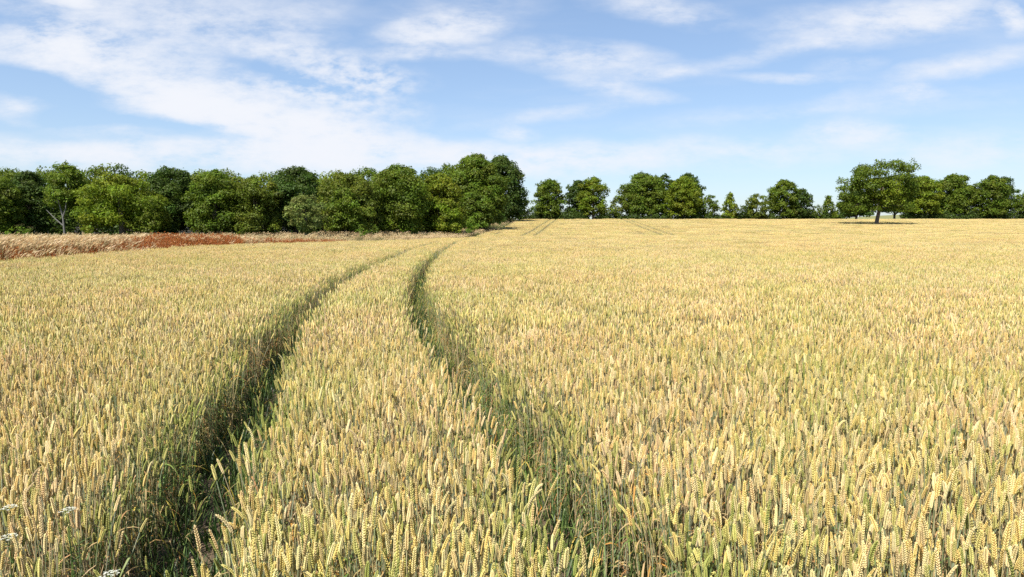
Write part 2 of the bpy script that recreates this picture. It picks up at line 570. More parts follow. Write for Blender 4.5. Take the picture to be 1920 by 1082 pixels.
x, y = jgrid(-9, 5, -1, 20, .12); td = track_dist(x, y); ok = (td < .36) & (y < 20)
x2, y2 = jgrid(-9, 5, 20, 70, .16); td2 = track_dist(x2, y2); ok2 = (td2 < .36)
x3, y3 = jgrid(-4, 62, 99, 209, .4); td3 = track_dist(x3, y3); ok3 = (td3 < .30) & (x3 > edge_x(y3))
for xx, yy, o_, s_ in ((x, y, ok, 1.0), (x2, y2, ok2, 1.3), (x3, y3, ok3, 1.5)):
    xx, yy = xx[o_], yy[o_]; n = len(xx)
    P_.append(np.stack([xx, yy, gz(xx, yy) - .01], -1))
    V_.append(np.where(RNG.random(n) < .90, RNG.integers(0, 8, n), RNG.integers(8, 11, n)))
    R_.append(np.stack([RNG.normal(0, .1, n), RNG.normal(0, .1, n), RNG.uniform(0, 6.28, n)], -1))
    s = RNG.uniform(.65, 1.15, n) * s_; S_.append(np.stack([s, s, s], -1))
scatter('track_greenery', np.concatenate(P_), np.concatenate(V_), np.concatenate(R_), np.concatenate(S_), gp,
        'low green blades and dead orange leaves down in the wheel tracks', 'weeds')

# --- the ears that stand proud right at the front: every one a thing
LOOKS = [('pale straw', ['pale']), ('golden', ['gold', 'tan']), ('yellow-green', ['lime', 'lime', 'green'])]
PLACES = ['left of the left wheel track', 'between the two wheel tracks', 'right of the right wheel track']
kinds = []
for li, (nm, mix) in enumerate(LOOKS):
    for k in range(8):
        ms, me, ml = stalk(0, h=RNG.normal(.745, .025), mix=mix, ear_scale=1.06, leaves=1)
        kinds.append((li, ms.mesh('stem', M_WHEAT), me.mesh('ear', M_WHEAT), ml.mesh('leaf', M_WHEAT) if ml.n else None))
cnt = 0
cand_y = 2.32 + 1.2 * RNG.random(900) ** 1.2
cand_x = RNG.uniform(-1, 1, 900) * cand_y * .76
tdc = track_dist(cand_x, cand_y)
tcx = np.interp(cand_y, TRACK_Y, TRACK_X)
for i in range(900):
    if tdc[i] < .27 or cnt >= 290: continue
    li, a, b, c = kinds[RNG.integers(len(kinds))]
    X, Y = float(cand_x[i]), float(cand_y[i])
    pl = 0 if X < tcx[i] - HALF else (2 if X > tcx[i] + HALF else 1)
    lab = '%s wheat stalk at the very front, %s' % (LOOKS[li][0], PLACES[pl])
    r = empty('wheat_stalk', (X, Y, float(gz(X, Y)) - .01), lab, 'wheat stalk', '%s wheat stalks at the front, %s' % (LOOKS[li][0], PLACES[pl]))
    r.rotation_euler = (RNG.normal(0, .04), RNG.normal(0, .04), RNG.uniform(0, 6.28))
    r.scale = (1, 1, RNG.uniform(.95, 1.04))
    link('stem', a, r); link('ear', b, r)
    if c: link('leaf', c, r)
    cnt += 1


# ------------------------------------------------------------------ umbellifers
def umbel_plant(name, loc, h, heads, label, cat, fl, st, hr):
    r = empty(name, loc, label, cat)
    ms = MB(); tube(ms, [(0, 0, 0), (.01, .005, h * .5), (.0, .0, h * .8)], [.004, .0035, .003], 5, st)
    for (hx, hy, hz) in heads:
        tube(ms, [(0, 0, h * .45), (hx * .5, hy * .5, (hz + h * .5) * .5), (hx, hy, hz - hr * .6)], [.003, .002, .0016], 4, st)
    link('stem', ms.mesh('stem', M_GREEN), r)
    for (hx, hy, hz) in heads:
        mb = MB()
        for k in range(13):
            a = k * 2.4; q = hr * math.sqrt((k + .5) / 13)
            c = np.array([hx + q * math.cos(a), hy + q * math.sin(a), hz - q * q * 2 * .5 / hr * .35])
            tube(mb, [(hx, hy, hz - hr * .6), c], [.0008, .0006], 3, st)
            for j in range(9):
                o = RNG.normal(0, hr * .10, 3) * (1, 1, .35)
                s = hr * .085
                e = RNG.uniform(0, 3)
                v = c + o + np.array([[s * math.cos(e), s * math.sin(e), 0], [-s * math.sin(e), s * math.cos(e), .001], [-s * math.cos(e), -s * math.sin(e), 0], [s * math.sin(e), -s * math.cos(e), .001]])
                mb.add(v, jit(fl, .14), [(0, 1, 2, 3)])
        link('flower_head', mb.mesh('flower_head', M_FLOWER), r)
    lf = MB()
    for k in range(26):
        z = RNG.uniform(.35, .8) * h; a = RNG.uniform(0, 6.28); dd = np.array([math.cos(a), math.sin(a), .3]); ln = RNG.uniform(.4, 1) * h * .12
        s = np.linspace(0, 1, 3)
        ribbon(lf, np.array([0, 0, z]) + np.outer(s * ln, dd), np.array([.003, .004, .001]) * h / .8, [-dd[1], dd[0], .2], jit((.08, .15, .04)))
    link('leaf', lf.mesh('leaf', M_GREEN), r)
    return r


def on_canopy(px, py, hz):
    u, v = ray(px, py)
    y = (hz - CAM_Z) / v
    for _ in range(8):
        y = (hz + float(gz(u * y, y)) - CAM_Z) / v
    return u * y, y


for (px, py, lab) in ((128, 953, 'white flat-topped wild flower among the wheat beside the left wheel track'),
                      (18, 948, 'white lacy wild flower at the left picture edge, the upper of the two there'),
                      (17, 1003, 'white wild flower at the left picture edge, the lower of the two there'),
                      (207, 1073, 'white wild flower at the very bottom, by the foot of the left wheel track')):
    X, Y = on_canopy(px, py, .80)
    umbel_plant('wild_carrot', (X, Y, float(gz(X, Y))), .80, [(0, 0, .80)], lab, 'wild flower', (.72, .72, .60), (.14, .22, .06), .029)
X, Y = on_canopy(370, 503, 1.0)
umbel_plant('tall_weed', (X, Y, float(gz(X, Y))), .98, [(0, 0, .96), (.2, .05, .92), (-.22, 0, .90), (.1, -.1, .84), (-.1, .1, .98)],
            'pale green branching weed poking above the wheat left of the tracks', 'weed', (.35, .40, .22), (.16, .24, .08), .07)
X, Y = on_canopy(42, 437, 1.75)
hw = umbel_plant('hogweed', (X, Y, float(gz(X, Y))), 1.72, [(0, 0, 1.78), (.32, .1, 1.66), (-.3, .1, 1.72), (.55, 0, 1.6), (-.15, 0, 1.5), (.2, .2, 1.5)],
                 'tall hogweed with flat green seed heads above the pale grass', 'wild plant', (.42, .40, .20), (.22, .27, .09), .16)


# ------------------------------------------------------------------ margin grasses and docks
def grass_tuft(kind):
    mb = MB()
    if kind == 'seed':
        nb, hh = 16, (.75, 1.2)
    elif kind == 'green':
        nb, hh = 26, (.35, .7)
    elif kind == 'short':
        nb, hh = 30, (.18, .4)
    elif kind == 'dock':
        nb, hh = 7, (.65, 1.1)
    for i in range(nb):
        a = RNG.uniform(0, 6.283); h = RNG.uniform(*hh)
        ln = RNG.uniform(.05, .3) * h
        wind = np.array([.22, -.03, 0]) * h
        dd = np.array([math.cos(a), math.sin(a), 0])
        b = np.array([RNG.uniform(-.2, .2), RNG.uniform(-.2, .2), 0])
        s = np.linspace(0, 1, 5)
        pts = b + np.outer(s ** 2 * ln, dd) + np.outer(s ** 2.2, wind * (1 if kind == 'seed' else .3)) + np.outer(h * (s - .1 * s * s), [0, 0, 1])
        sd = [math.cos(a * 7), math.sin(a * 7), 0]
        if kind == 'seed':
            g = jit((.36, .28, .14) if RNG.random() < .6 else (.20, .22, .07))
            ribbon(mb, pts, np.full(5, .010), sd, g)
            hc = jit([(.68, .54, .31), (.63, .48, .27), (.52, .35, .18)][RNG.integers(3)])
            tip = pts[-1]; dv = unit(pts[-1] - pts[-2])
            hl = RNG.uniform(.12, .26)
            for j in range(3):
                o = RNG.normal(0, .012, 3); s3 = np.linspace(0, 1, 4)
                hp = tip + o - dv * .02 + np.outer(s3 * hl, dv) + np.outer(s3 ** 2 * hl * .5, np.array([.8, 0, -.35]))
                a3 = RNG.uniform(0, 3.14)
                ribbon(mb, hp, np.array([.008, .026, .020, .003]), [math.cos(a3), math.sin(a3), .2], jit(hc, .12))
        elif kind == 'dock':
            g = jit((.26, .10, .035))
            ribbon(mb, pts, np.full(5, .014), sd, g)
            for j in range(60):
                t = RNG.uniform(.35, 1.02); p = np.array([np.interp(t, s, pts[:, q]) for q in range(3)]) + RNG.normal(0, .035, 3) * (1.2 - t * .6)
                e = unit(RNG.normal(0, 1, 3)); f = unit(np.array([0, 0, .8]) + RNG.normal(0, .6, 3)); s_ = RNG.uniform(.012, .022)
                mb.add(p + np.array([-e * s_, -f * s_, e * s_, f * s_ * 1.4]), jit([(.44, .13, .028), (.34, .10, .025), (.48, .20, .05)][RNG.integers(3)], .15), [(0, 1, 2, 3)])
            for j in range(3):
                a2 = RNG.uniform(0, 6.28); d2 = np.array([math.cos(a2), math.sin(a2), 0]); l2 = RNG.uniform(.15, .3)
                p2 = b + np.outer(s * l2, d2) + np.outer(l2 * (1.2 * s - s * s) + .12, [0, 0, 1])
                ribbon(mb, p2, np.interp(s, [0, .4, 1], [.01, .06, .004]), [-d2[1], d2[0], .2], jit((.10, .15, .035)))
        else:
            c = (.10, .16, .035) if RNG.random() < .7 else (.24, .23, .08)
            if kind == 'short': c = [(.42, .35, .18), (.17, .21, .06), (.45, .36, .21), (.13, .18, .045)][RNG.integers(4)]
            ribbon(mb, pts, np.interp(s, [0, .4, 1], [.012, .014, .002]), sd, jit(c))
    return mb.mesh('grass_tuft', M_GRASS)


gprot = [grass_tuft('seed') for _ in range(6)] + [grass_tuft('green') for _ in range(5)] + [grass_tuft('short') for _ in range(4)]
dprot = [grass_tuft('dock') for _ in range(6)]


def wood_front(x):
    return np.interp(x, [-95, -70, -45, -28, -16, -11, -9], [82, 86, 90, 97, 108, 122, 140])


P_, V_, S_ = [], [], []
D_ = []


def addg(x, y, var, s):
    P_.append(np.stack([x, y, gz(x, y) - .02], -1)); V_.append(var); S_.append(np.stack([s, s, s], -1))


# tall front band beside the crop
x, y = jgrid(-40, 2, 8, 86, .27)
e = edge_x(y)
dist = e - x
px = 960 + F * x / y
ok = (dist > -.1) & (dist < 5.5) & (x > -.85 * y - 3)
x, y, dist, px = x[ok], y[ok], dist[ok], px[ok]
n = len(x)
hs = np.interp(px, [-200, 0, 200, 450, 480, 620, 700, 860], [1.0, .93, .88, .86, .68, .6, .40, .3])
u = RNG.random(n)
front = dist < 1.5
var = np.where(front & (u < .78), RNG.integers(6, 11, n), np.where(u < .12, RNG.integers(6, 11, n), RNG.integers(0, 6, n)))
# docks
dn = 1.25 * np.interp(px, [-50, 30, 60, 130, 180, 250, 290, 330, 360, 445, 452, 490, 500, 640, 660, 700, 730, 800, 830], [.45, .5, .55, .55, .55, .5, .8, .7, .85, .9, .10, .10, .6, .6, .12, .05, .35, .45, .0])
cl = .5 + .5 * np.sin(x * 1.7 + y * .9) * np.sin(y * .63 - x * .4)
dk = (dist < np.where(px > 250, 3.0, 2.0)) & (RNG.random(n) < dn * (.45 + .75 * cl))
dx, dy = x[dk], y[dk]; hd = hs[dk]; dpx = px[dk]
kg = ~dk | (RNG.random(n) < .25)
addg(x[kg], y[kg], var[kg], (hs * RNG.uniform(.75, 1.15, n))[kg])
# paler shorter strip behind, up to the wood
x, y = jgrid(-90, 2, 30, 140, .55)
ok = (edge_x(y) - x > 5.0) & (y < wood_front(x) - 2) & (x > -.85 * y - 3)
x, y = x[ok], y[ok]; n = len(x)
u = RNG.random(n)
addg(x, y, np.where(u < .35, RNG.integers(0, 6, n), RNG.integers(11, 15, n)), RNG.uniform(.55, 1.0, n) * 1.1)
x, y = jgrid(-14, 2, 70, 140, .35)
ok = (edge_x(y) - x > 0) & (edge_x(y) - x < 6) & (y < wood_front(x) + 2)
x, y = x[ok], y[ok]; n = len(x)
ed = edge_x(y) - x
addg(x, y, np.where((ed < 1.6) & (RNG.random(n) < .8), RNG.integers(6, 11, n), np.where(RNG.random(n) < .3, RNG.integers(0, 6, n), RNG.integers(11, 15, n))), RNG.uniform(.6, 1.0, n))
# verge climbing beside the wood to the back hedge
x, y = jgrid(-14, 6, 112, 212, .5)
dd = edge_x(y) - x
ok = (dd > -.4) & (dd < 5)
x, y = x[ok], y[ok]; n = len(x); u = RNG.random(n)
addg(x, y, np.where(u < .86, RNG.integers(6, 11, n), np.where(u < .92, RNG.integers(11, 15, n), RNG.integers(0, 6, n))), RNG.uniform(.7, 1.2, n))
# verge along the back row
x, y = jgrid(-2, 175, 208.6, 213.5, .6)
n = len(x); u = RNG.random(n)
addg(x, y, np.where(u < .5, RNG.integers(0, 6, n), RNG.integers(6, 11, n)), RNG.uniform(.4, .75, n))
P_ = np.concatenate(P_); n = len(P_)
scatter('meadow_grass', P_, np.concatenate(V_), np.stack([RNG.normal(0, .06, n), RNG.normal(0, .06, n), RNG.uniform(-.5, .5, n)], -1),
        np.concatenate(S_), gprot, 'pale seeding grass in the strip between the wheat and the wood', 'grass')
n = len(dx); s = hd * RNG.uniform(.8, 1.25, n) * np.interp(dpx, [200, 290], [.85, 1.25])
scatter('dock_weeds', np.stack([dx, dy, gz(dx, dy) - .02], -1), RNG.integers(0, 6, n), np.stack([np.zeros(n), np.zeros(n), RNG.uniform(0, 6.28, n)], -1),
        np.stack([s, s, s], -1), dprot, 'rust-red dock gone to seed along the left edge of the wheat', 'weeds')


# ------------------------------------------------------------------ trees
def leaves(mb, centres, radii, flat, col, size, cover, up=.28, var=.15, under=-.35):
    """leaf-sized faces spread over and inside every bough cluster"""
    for c, r, f, cc in zip(centres, radii, flat, col):
        n = int(cover * r * r * 10.5 / (size * size))
        d = unit(RNG.normal(0, 1, (n, 3)))
        keep = d[:, 2] > under - RNG.random(n) * .5
        d = d[keep]; n = len(d)
        rr = r * RNG.uniform(.55, 1.08, n) ** .8
        p = c + d * rr[:, None] * np.array([1, 1, f]) + RNG.normal(0, size * .35, (n, 3))
        nn = unit(d * .75 + np.array([0, 0, up]) + RNG.normal(0, .33, (n, 3)))
        t = unit(np.cross(nn, RNG.normal(0, 1, (n, 3)))); b = np.cross(nn, t)
        s = size * RNG.uniform(.55, 1.15, n)[:, None]
        v = np.stack([p - t * s * .62, p - b * s * .36 - nn * s * .06, p + t * s * .62, p + b * s * .36 - nn * s * .06], 1).reshape(-1, 3)
        k = cc * (1 + RNG.uniform(-var, var, (n, 1))) * (1 + RNG.uniform(-.1, .1, (n, 3)))
        mb.add(v, np.repeat(k, 4, axis=0), np.arange(4 * n).reshape(-1, 4))


GREENS = {'dark': (.066, .105, .016), 'mid': (.118, .165, .015), 'fresh': (.165, .212, .015), 'olive': (.135, .168, .018),
          'yellow': (.178, .212, .016), 'pale': (.19, .225, .055), 'bright': (.140, .220, .020)}


def tree(name, x0, x1, ytop, ybot, d, green, label, cat='tree', group=None, nl=None, bark=(.10, .085, .065), trunk=True,
         lobe=(.20, .36), cover=1.7, size=None, shape='dome', depth=None, limbs=7, trunk_r=None, forked=False, fx=None, floor=None):
    u0, vt = ray(x0, ytop); u1, _ = ray(x1, ytop); _, vb = ray(x0, ybot)
    X = (u0 + u1) / 2 * d; Rx = (u1 - u0) / 2 * d
    zt = CAM_Z + vt * d; zb = CAM_Z + vb * d
    z0 = float(gz(X, d))
    zb = max(zb, z0 + .1)
    root = empty(name, (X, d, z0), label, cat, group)
    H = zt - zb
    Ry = depth or min(Rx, 6.0)
    nl = nl or int(max(24, 48 + 4.2 * Rx * H / 4))
    size = size or (.0030 * d)
    cs, rs, fl, cc = [], [], [], []
    base = np.array(GREENS[green])
    if shape == 'parts':
        pass
    for i in range(nl):
        t = (i + RNG.random()) / nl
        if shape == 'dome':
            prof = math.sqrt(max(0, 1 - ((t - .38) / .62) ** 2.7)) if t > .38 else .90 + .10 * t / .38
        elif shape == 'cone':
            prof = max(.12, 1 - (t - .15) / .85) ** .75 if t > .15 else .85
        else:
            prof = math.sqrt(max(0, 1 - (2 * t - 1) ** 2)) * .9 + .1
        rl = min(Rx, H * .6) * RNG.uniform(*lobe)
        if t > .85: rl *= .8
        a = RNG.uniform(0, 6.283)
        rho = math.sqrt(RNG.uniform(.10, 1.0))
        kx = max(0, prof * Rx - rl * .5); ky = max(0, prof * Ry - rl * .5)
        c = np.array([rho * kx * math.cos(a), rho * ky * math.sin(a), zb - z0 + rl * .55 + t * max(.1, H - rl * 1.25)])
        cs.append(c); rs.append(rl); fl.append(RNG.uniform(.5, .75)); cc.append(base * RNG.uniform(.78, 1.25) * (1 + RNG.uniform(-.08, .08, 3)))
    # small outer sprigs break the outline
    for i in range(nl):
        j = RNG.integers(nl); dd = unit(RNG.normal(0, 1, 3) + np.array([0, 0, .4]))
        cs.append(cs[j] + dd * rs[j] * np.array([.95, .95, .75])); rs.append(rs[j] * RNG.uniform(.25, .45)); fl.append(.8); cc.append(cc[j] * RNG.uniform(.9, 1.2))
    mb = MB(); leaves(mb, cs, rs, fl, cc, size, cover)
    link('crown', mb.mesh('crown', M_LEAF, smooth=False), root)
    if trunk:
        tr = trunk_r or max(.10, .055 * Rx + .012 * (zt - z0))
        mt = MB()
        ht = (zt - z0)
        f = np.linspace(0, .72, 7)
        wob = np.cumsum(RNG.normal(0, .12, (7, 2)), 0) * ht * .02
        pts = np.stack([wob[:, 0], wob[:, 1], f * ht], -1)
        pts[0, :2] = 0; pts[0, 2] = -.15
        tube(mt, pts, tr * np.array([1.35, 1.0, .9, .78, .62, .42, .2]), 9, bark)
        for k in range(min(limbs, nl)):
            j = int(RNG.integers(nl)); e = cs[j]
            h0 = min(max(.18 * ht, .45 * e[2]), .6 * ht)
            b = np.array([np.interp(h0, pts[:, 2], pts[:, q]) for q in range(2)] + [h0])
            mid = b * .5 + e * .5 + np.array([0, 0, -.04 * ht])
            tube(mt, [b, mid, e], [tr * .45, tr * .28, tr * .08], 6, bark)
        link('trunk', mt.mesh('trunk', M_BARK), root)
    return root


W = 'trees along the front of the wood'
BK = 'trees showing over the top of the wood'
HR = 'trees of the back row beyond the field'
BS = 'bushes along the back hedge'
# x0, x1, top, bottom of crown, distance
front = [
    (-70, 28, 322, 440, 88, 'mid', 'mid-green broad tree cut by the left picture edge, behind the hogweed'),
    (10, 92, 318, 436, 93, 'dark', 'dark green tree between the left picture edge and the pale forked trunk'),
    (148, 300, 326, 440, 88, 'fresh', 'wide fresh-green tree leafy to the ground, just right of the pale forked trunk'),
    (268, 372, 311, 440, 95, 'dark', 'dark round-topped tree behind the reddest dock patch'),
    (350, 452, 317, 440, 94, 'mid', 'mid-green rounded tree next right of the dark tree behind the red dock'),
    (430, 525, 330, 440, 95, 'olive', 'olive yellowish tree left of the tall dark knobbly one'),
    (500, 606, 309, 440, 100, 'dark', 'tall dark knobbly-topped tree standing behind the pale bushy tree'),
    (588, 702, 322, 440, 100, 'olive', 'olive-green tree behind and right of the pale bushy tree'),
    (610, 680, 352, 438, 97, 'mid', 'low spreading tree at the foot of the olive-green one'),
    (690, 800, 306, 438, 106, 'mid', 'tall broad tree with pale flecks of leaf on its left side'),
    (775, 872, 322, 440, 112, 'yellow', 'yellow-green tree left of the great domed tree'),
    (780, 870, 372, 436, 110, 'fresh', 'lower fresh-green tree in front of the yellow-green one'),
    (836, 950, 285, 424, 134, 'mid', 'great domed tree, the highest top of the whole wood'),
    (896, 985, 291, 411, 188, 'dark', 'tall dark tree at the right end of the wood, beside the climbing verge'),
    (852, 928, 356, 430, 128, 'mid', 'lower mid-green tree at the foot of the great domed tree'),
]
for i, (a, b, t, bo, d, g, lab) in enumerate(front):
    if i < 10: a, b = a - 7, b + 7
    tree('broadleaf_tree', a, b, t, bo, d, g, lab, group=W)
# the pale forked trunk
tr_ = tree('birch_tree', 80, 165, 306, 396, 89, 'mid', 'tree with a pale grey forked trunk near the left end of the wood', bark=(.42, .40, .36), limbs=0, trunk=False, group=W)
mt = MB()
zz = [0, 1.6, 3.2, 4.3]
bk = (.15, .145, .135)
tube(mt, [(0.55, -1.6, -.2), (.5, -1.7, 1.2), (.50, -1.8, 2.6), (.44, -1.8, 3.4)], [.17, .13, .11, .10], 9, bk)
tube(mt, [(.44, -1.8, 3.3), (.05, -1.9, 5.2), (-.45, -1.7, 7.0)], [.11, .08, .04], 7, bk)
tube(mt, [(.46, -1.8, 3.0), (.95, -1.9, 4.2), (1.15, -1.9, 5.6), (1.3, -1.5, 6.8)], [.09, .07, .055, .03], 7, bk)
tube(mt, [(.46, -1.8, 2.0), (-.4, -2.0, 2.9), (-1.5, -1.9, 4.0)], [.09, .06, .03], 6, bk)
tube(mt, [(.1, -1.9, 4.8), (-.6, -2.0, 5.2), (-1.0, -1.8, 5.6)], [.06, .05, .02], 6, bk)
link('trunk', mt.mesh('trunk', M_BARK), tr_)
back = [
    (-40, 70, 312, 400, 108, 'mid', 'rounded green top above the left corner of the wood'),
    (60, 170, 304, 400, 104, 'mid', 'broad green top above the pale forked trunk'),
    (150, 235, 306, 400, 110, 'olive', 'yellowish top between the forked trunk and the small dark dome'),
    (205, 248, 304, 360, 106, 'dark', 'small dark dome rising just left of the wide fresh-green tree'),
    (235, 300, 318, 390, 112, 'fresh', 'light green top behind the wide fresh-green tree'),
    (372, 470, 316, 400, 116, 'olive', 'olive top behind the mid-green rounded tree'),
    (455, 545, 321, 400, 118, 'yellow', 'yellow-green top left of the tall dark knobbly tree'),
    (590, 660, 317, 400, 120, 'yellow', 'yellow-green top right of the tall dark knobbly tree'),
    (640, 730, 311, 400, 122, 'mid', 'mid-green top left of the tree with pale flecks'),
    (760, 850, 312, 400, 130, 'dark', 'dark ragged top between the pale-flecked and the great domed tree'),
    (-30, 60, 318, 400, 125, 'olive', 'olive top furthest back at the left end of the wood'),
    (275, 370, 318, 400, 126, 'mid', 'mid-green top right of the wide fresh-green tree'),
    (330, 430, 317, 400, 128, 'fresh', 'light top between the dark round tree and the mid-green one'),
    (520, 620, 317, 400, 130, 'mid', 'green top directly behind the tall dark knobbly tree'),
    (700, 800, 310, 400, 132, 'olive', 'olive top just behind the tree with pale flecks'),
    (800, 880, 306, 400, 142, 'mid', 'green top climbing to the left shoulder of the great domed tree'),
    (-130, -30, 316, 430, 100, 'dark', 'dark tree just beyond the left picture edge'),
]
for (a, b, t, bo, d, g, lab) in back:
    a, b, bo = a - 14, b + 14, 425
    tree('broadleaf_tree', a, b, t, bo, d, g, lab, group=BK, cover=.5)
# small ones in front of the wood
tree('bushy_tree', 533, 612, 363, 438, 84, 'pale', 'pale grey-green bushy young tree in front of the wood', lobe=(.18, .30), nl=60, shape='egg2')
tree('sapling', 868, 900, 405, 437, 102, 'bright', 'bright green conical sapling on the verge at the right end of the wood', lobe=(.25, .4), shape='cone', nl=20, limbs=3, trunk_r=.05, size=.2)
tree('bush', 666, 692, 427, 442, 84, 'bright', 'small bright bush at the edge of the pale grass strip', 'bush', nl=14, trunk=False, shape='egg', size=.18)
tree('bush', 690, 712, 421, 440, 94, 'mid', 'small dull green bush just right of the bright one', 'bush', nl=14, trunk=False, shape='egg', size=.2)
tree('bush', 930, 946, 362, 412, 150, 'bright', 'narrow bright green shrub against the dark end of the wood', 'bush', nl=24, trunk=False, shape='egg', size=.3)
tree('bush', 258, 300, 385, 440, 86, 'olive', 'olive scrubby bush right of the wide fresh-green tree', 'bush', nl=24, trunk=False, shape='egg')
tree('bush', 150, 178, 420, 442, 80, 'fresh', 'fresh green bush under the wide fresh-green tree', 'bush', nl=16, trunk=False, shape='egg')
tree('bush', 10, 60, 425, 442, 76, 'bright', 'green bush low behind the hogweed', 'bush', nl=20, trunk=False, shape='egg')
tree('bush', 436, 462, 418, 440, 82, 'olive', 'small olive bush behind the right end of the red dock', 'bush', nl=16, trunk=False, shape='egg')
tree('bush', 938, 981, 392, 422, 203, 'dark', 'low dark bush under the tall dark tree at the right end of the wood', 'bush', nl=40, trunk=False, shape='egg2')
tree('bush', 960, 1003, 372, 414, 206, 'dark', 'dark bush filling the gap between the wood and the back row', 'bush', nl=26, trunk=False, shape='egg')

rows = [
    ('broadleaf_tree', 999, 1061, 335, 402, 214, 'mid', 'first tall tree of the back row from the wood, standing alone', .0, 'dome'),
    ('broadleaf_tree', 1059, 1108, 337, 400, 218, 'dark', 'dark narrower half of the close pair in the back row', .0, 'dome'),
    ('broadleaf_tree', 1084, 1142, 331, 400, 214, 'fresh', 'lighter, taller half of the close pair in the back row', .0, 'dome'),
    ('broadleaf_tree', 1159, 1254, 323, 398, 216, 'mid', 'big flat-domed tree left of the light green one in the back row', .0, 'dome'),
    ('broadleaf_tree', 1226, 1268, 326, 398, 224, 'dark', 'dark tree squeezed behind the two big domes of the back row', .0, 'dome'),
    ('broadleaf_tree', 1262, 1320, 324, 398, 222, 'dark', 'dark tree whose edge rims the light green dome', .0, 'dome'),
    ('broadleaf_tree', 1247, 1316, 329, 400, 213, 'fresh', 'light green rounded tree standing forward of the back row', .0, 'dome'),
    ('broadleaf_tree', 1440, 1502, 336, 402, 214, 'mid', 'tall egg-shaped tree with a dark companion leaning on its right', .0, 'dome'),
    ('broadleaf_tree', 1482, 1524, 354, 404, 213, 'dark', 'dark lower companion at the right of the egg-shaped tree', .0, 'dome'),
    ('broadleaf_tree', 1688, 1768, 329, 396, 214, 'fresh', 'layered light green tree next to the lone oak', .0, 'dome'),
    ('broadleaf_tree', 1750, 1835, 325, 398, 216, 'mid', 'middle and highest tree of the right-hand clump', .0, 'dome'),
    ('broadleaf_tree', 1826, 1892, 328, 400, 213, 'mid', 'last big rounded tree of the right-hand clump', .0, 'dome'),
    ('broadleaf_tree', 1862, 1906, 331, 398, 222, 'dark', 'dark tree rimming the last rounded tree on its right', .0, 'dome'),
    ('broadleaf_tree', 1576, 1640, 352, 400, 220, 'dark', 'dark tree seen under the left side of the lone oak', .0, 'dome'),
    ('broadleaf_tree', 1655, 1705, 345, 392, 222, 'dark', 'slim-trunked dark tree seen under the right side of the lone oak', .0, 'dome'),
    ('small_tree', 1350, 1387, 361, 408, 213, 'fresh', 'small pointed tree in the gap of the back row', .0, 'cone'),
    ('small_tree', 1399, 1441, 363, 408, 212, 'olive', 'small round olive tree left of the egg-shaped tree', .0, 'dome'),
    ('small_tree', 1537, 1570, 366, 408, 213, 'mid', 'small pointed tree left of the lone oak', .0, 'cone'),
]
for (nm, a, b, t, bo, d, g, lab, tr, shp) in rows:
    a, b, bo = a - 2, b + 2, bo + 8
    tree(nm, a, b, t, bo, d, g, lab, group=HR, cover=1.7, shape=shp, depth=4.5, lobe=(.17, .27), nl=None if nm == 'small_tree' else 150, size=.5, limbs=9,
         trunk_r=.34 if nm != 'small_tree' else .14)
bushes = [
    (1140, 1178, 366, 410, 213, 'olive', 'olive bush between the close pair and the big domes'),
    (1308, 1352, 364, 410, 214, 'mid', 'broad bush at the right foot of the big domes'),
    (1380, 1406, 384, 411, 213, 'dark', 'low dark bush between two small trees of the back row'),
    (1520, 1542, 384, 411, 213, 'mid', 'low bush right of the dark leaning companion'),
    (1568, 1600, 378, 411, 214, 'dark', 'dark bush behind the left edge of the lone oak'),
    (1898, 1945, 361, 411, 213, 'mid', 'bush cut by the right picture edge'),
]
for (a, b, t, bo, d, g, lab) in bushes:
    tree('bush', a, b, t, bo, d, g, lab, 'bush', BS, trunk=False, shape='egg2', depth=3.0, nl=34, size=.5)

# hedge lengths at the foot of the back row
for (a, b, t, lab) in ((995, 1150, 396, 'low dark hedge under the first trees of the back row'),
                       (1150, 1330, 398, 'low dark hedge under the big domes of the back row'),
                       (1330, 1580, 399, 'low hedge under the small trees left of the lone oak'),
                       (1690, 1925, 394, 'dark hedge under the right-hand clump')):
    d = 213.5
    ua, vt = ray(a, t); ub, _ = ray(b, t)
    xa, xb = ua * d, ub * d
    z0 = float(gz((xa + xb) / 2, d)); zt = CAM_Z + vt * d
    root = empty('hedge', ((xa + xb) / 2, d, z0), lab, 'hedge')
    n = int((xb - xa) * 1.6); cs = []; rs = []; cc = []
    for i in range(n):
        h = max(.5, (zt - z0) * RNG.uniform(.6, 1.15)); r = h * .55
        cs.append(np.array([RNG.uniform(xa, xb) - (xa + xb) / 2, RNG.uniform(-1, 1), h - r * .8 - .1])); rs.append(r); cc.append(np.array(GREENS['dark']) * RNG.uniform(.8, 1.3))
        cs.append(cs[-1] * (1, 1, .4)); rs.append(r); cc.append(cc[-1])
    mb = MB(); leaves(mb, cs, rs, [.9] * len(cs), cc, .4, 1.4, under=-1)
    link('foliage', mb.mesh('foliage', M_LEAF, smooth=False), root)

# undergrowth that closes the foot of the wood
mb = MB(); cs, rs, cc = [], [], []
for i in range(620):
    x = RNG.uniform(-105, -8); y = wood_front(x) + RNG.uniform(4, 26)
    z = float(gz(x, y)); r = RNG.uniform(.9, 2.0)
    cs.append(np.array([x, y, z + RNG.uniform(.2, 4.6)])); rs.append(r); cc.append(np.array(GREENS['dark']) * RNG.uniform(.7, 1.4))
for i in range(120):
    y = RNG.uniform(135, 208); x = edge_x(y) - RNG.uniform(4.6 if y < 165 else 2.6, 12)
    z = float(gz(x, y)); r = RNG.uniform(.8, 1.9)
    cs.append(np.array([x, y, z + RNG.uniform(.2, 2.6)])); rs.append(r); cc.append(np.array(GREENS['dark']) * RNG.uniform(.8, 1.6))
leaves(mb, cs, rs, [.8] * len(cs), cc, .40, .9, under=-1)
o = link('undergrowth', mb.mesh('undergrowth', M_LEAF, smooth=False))
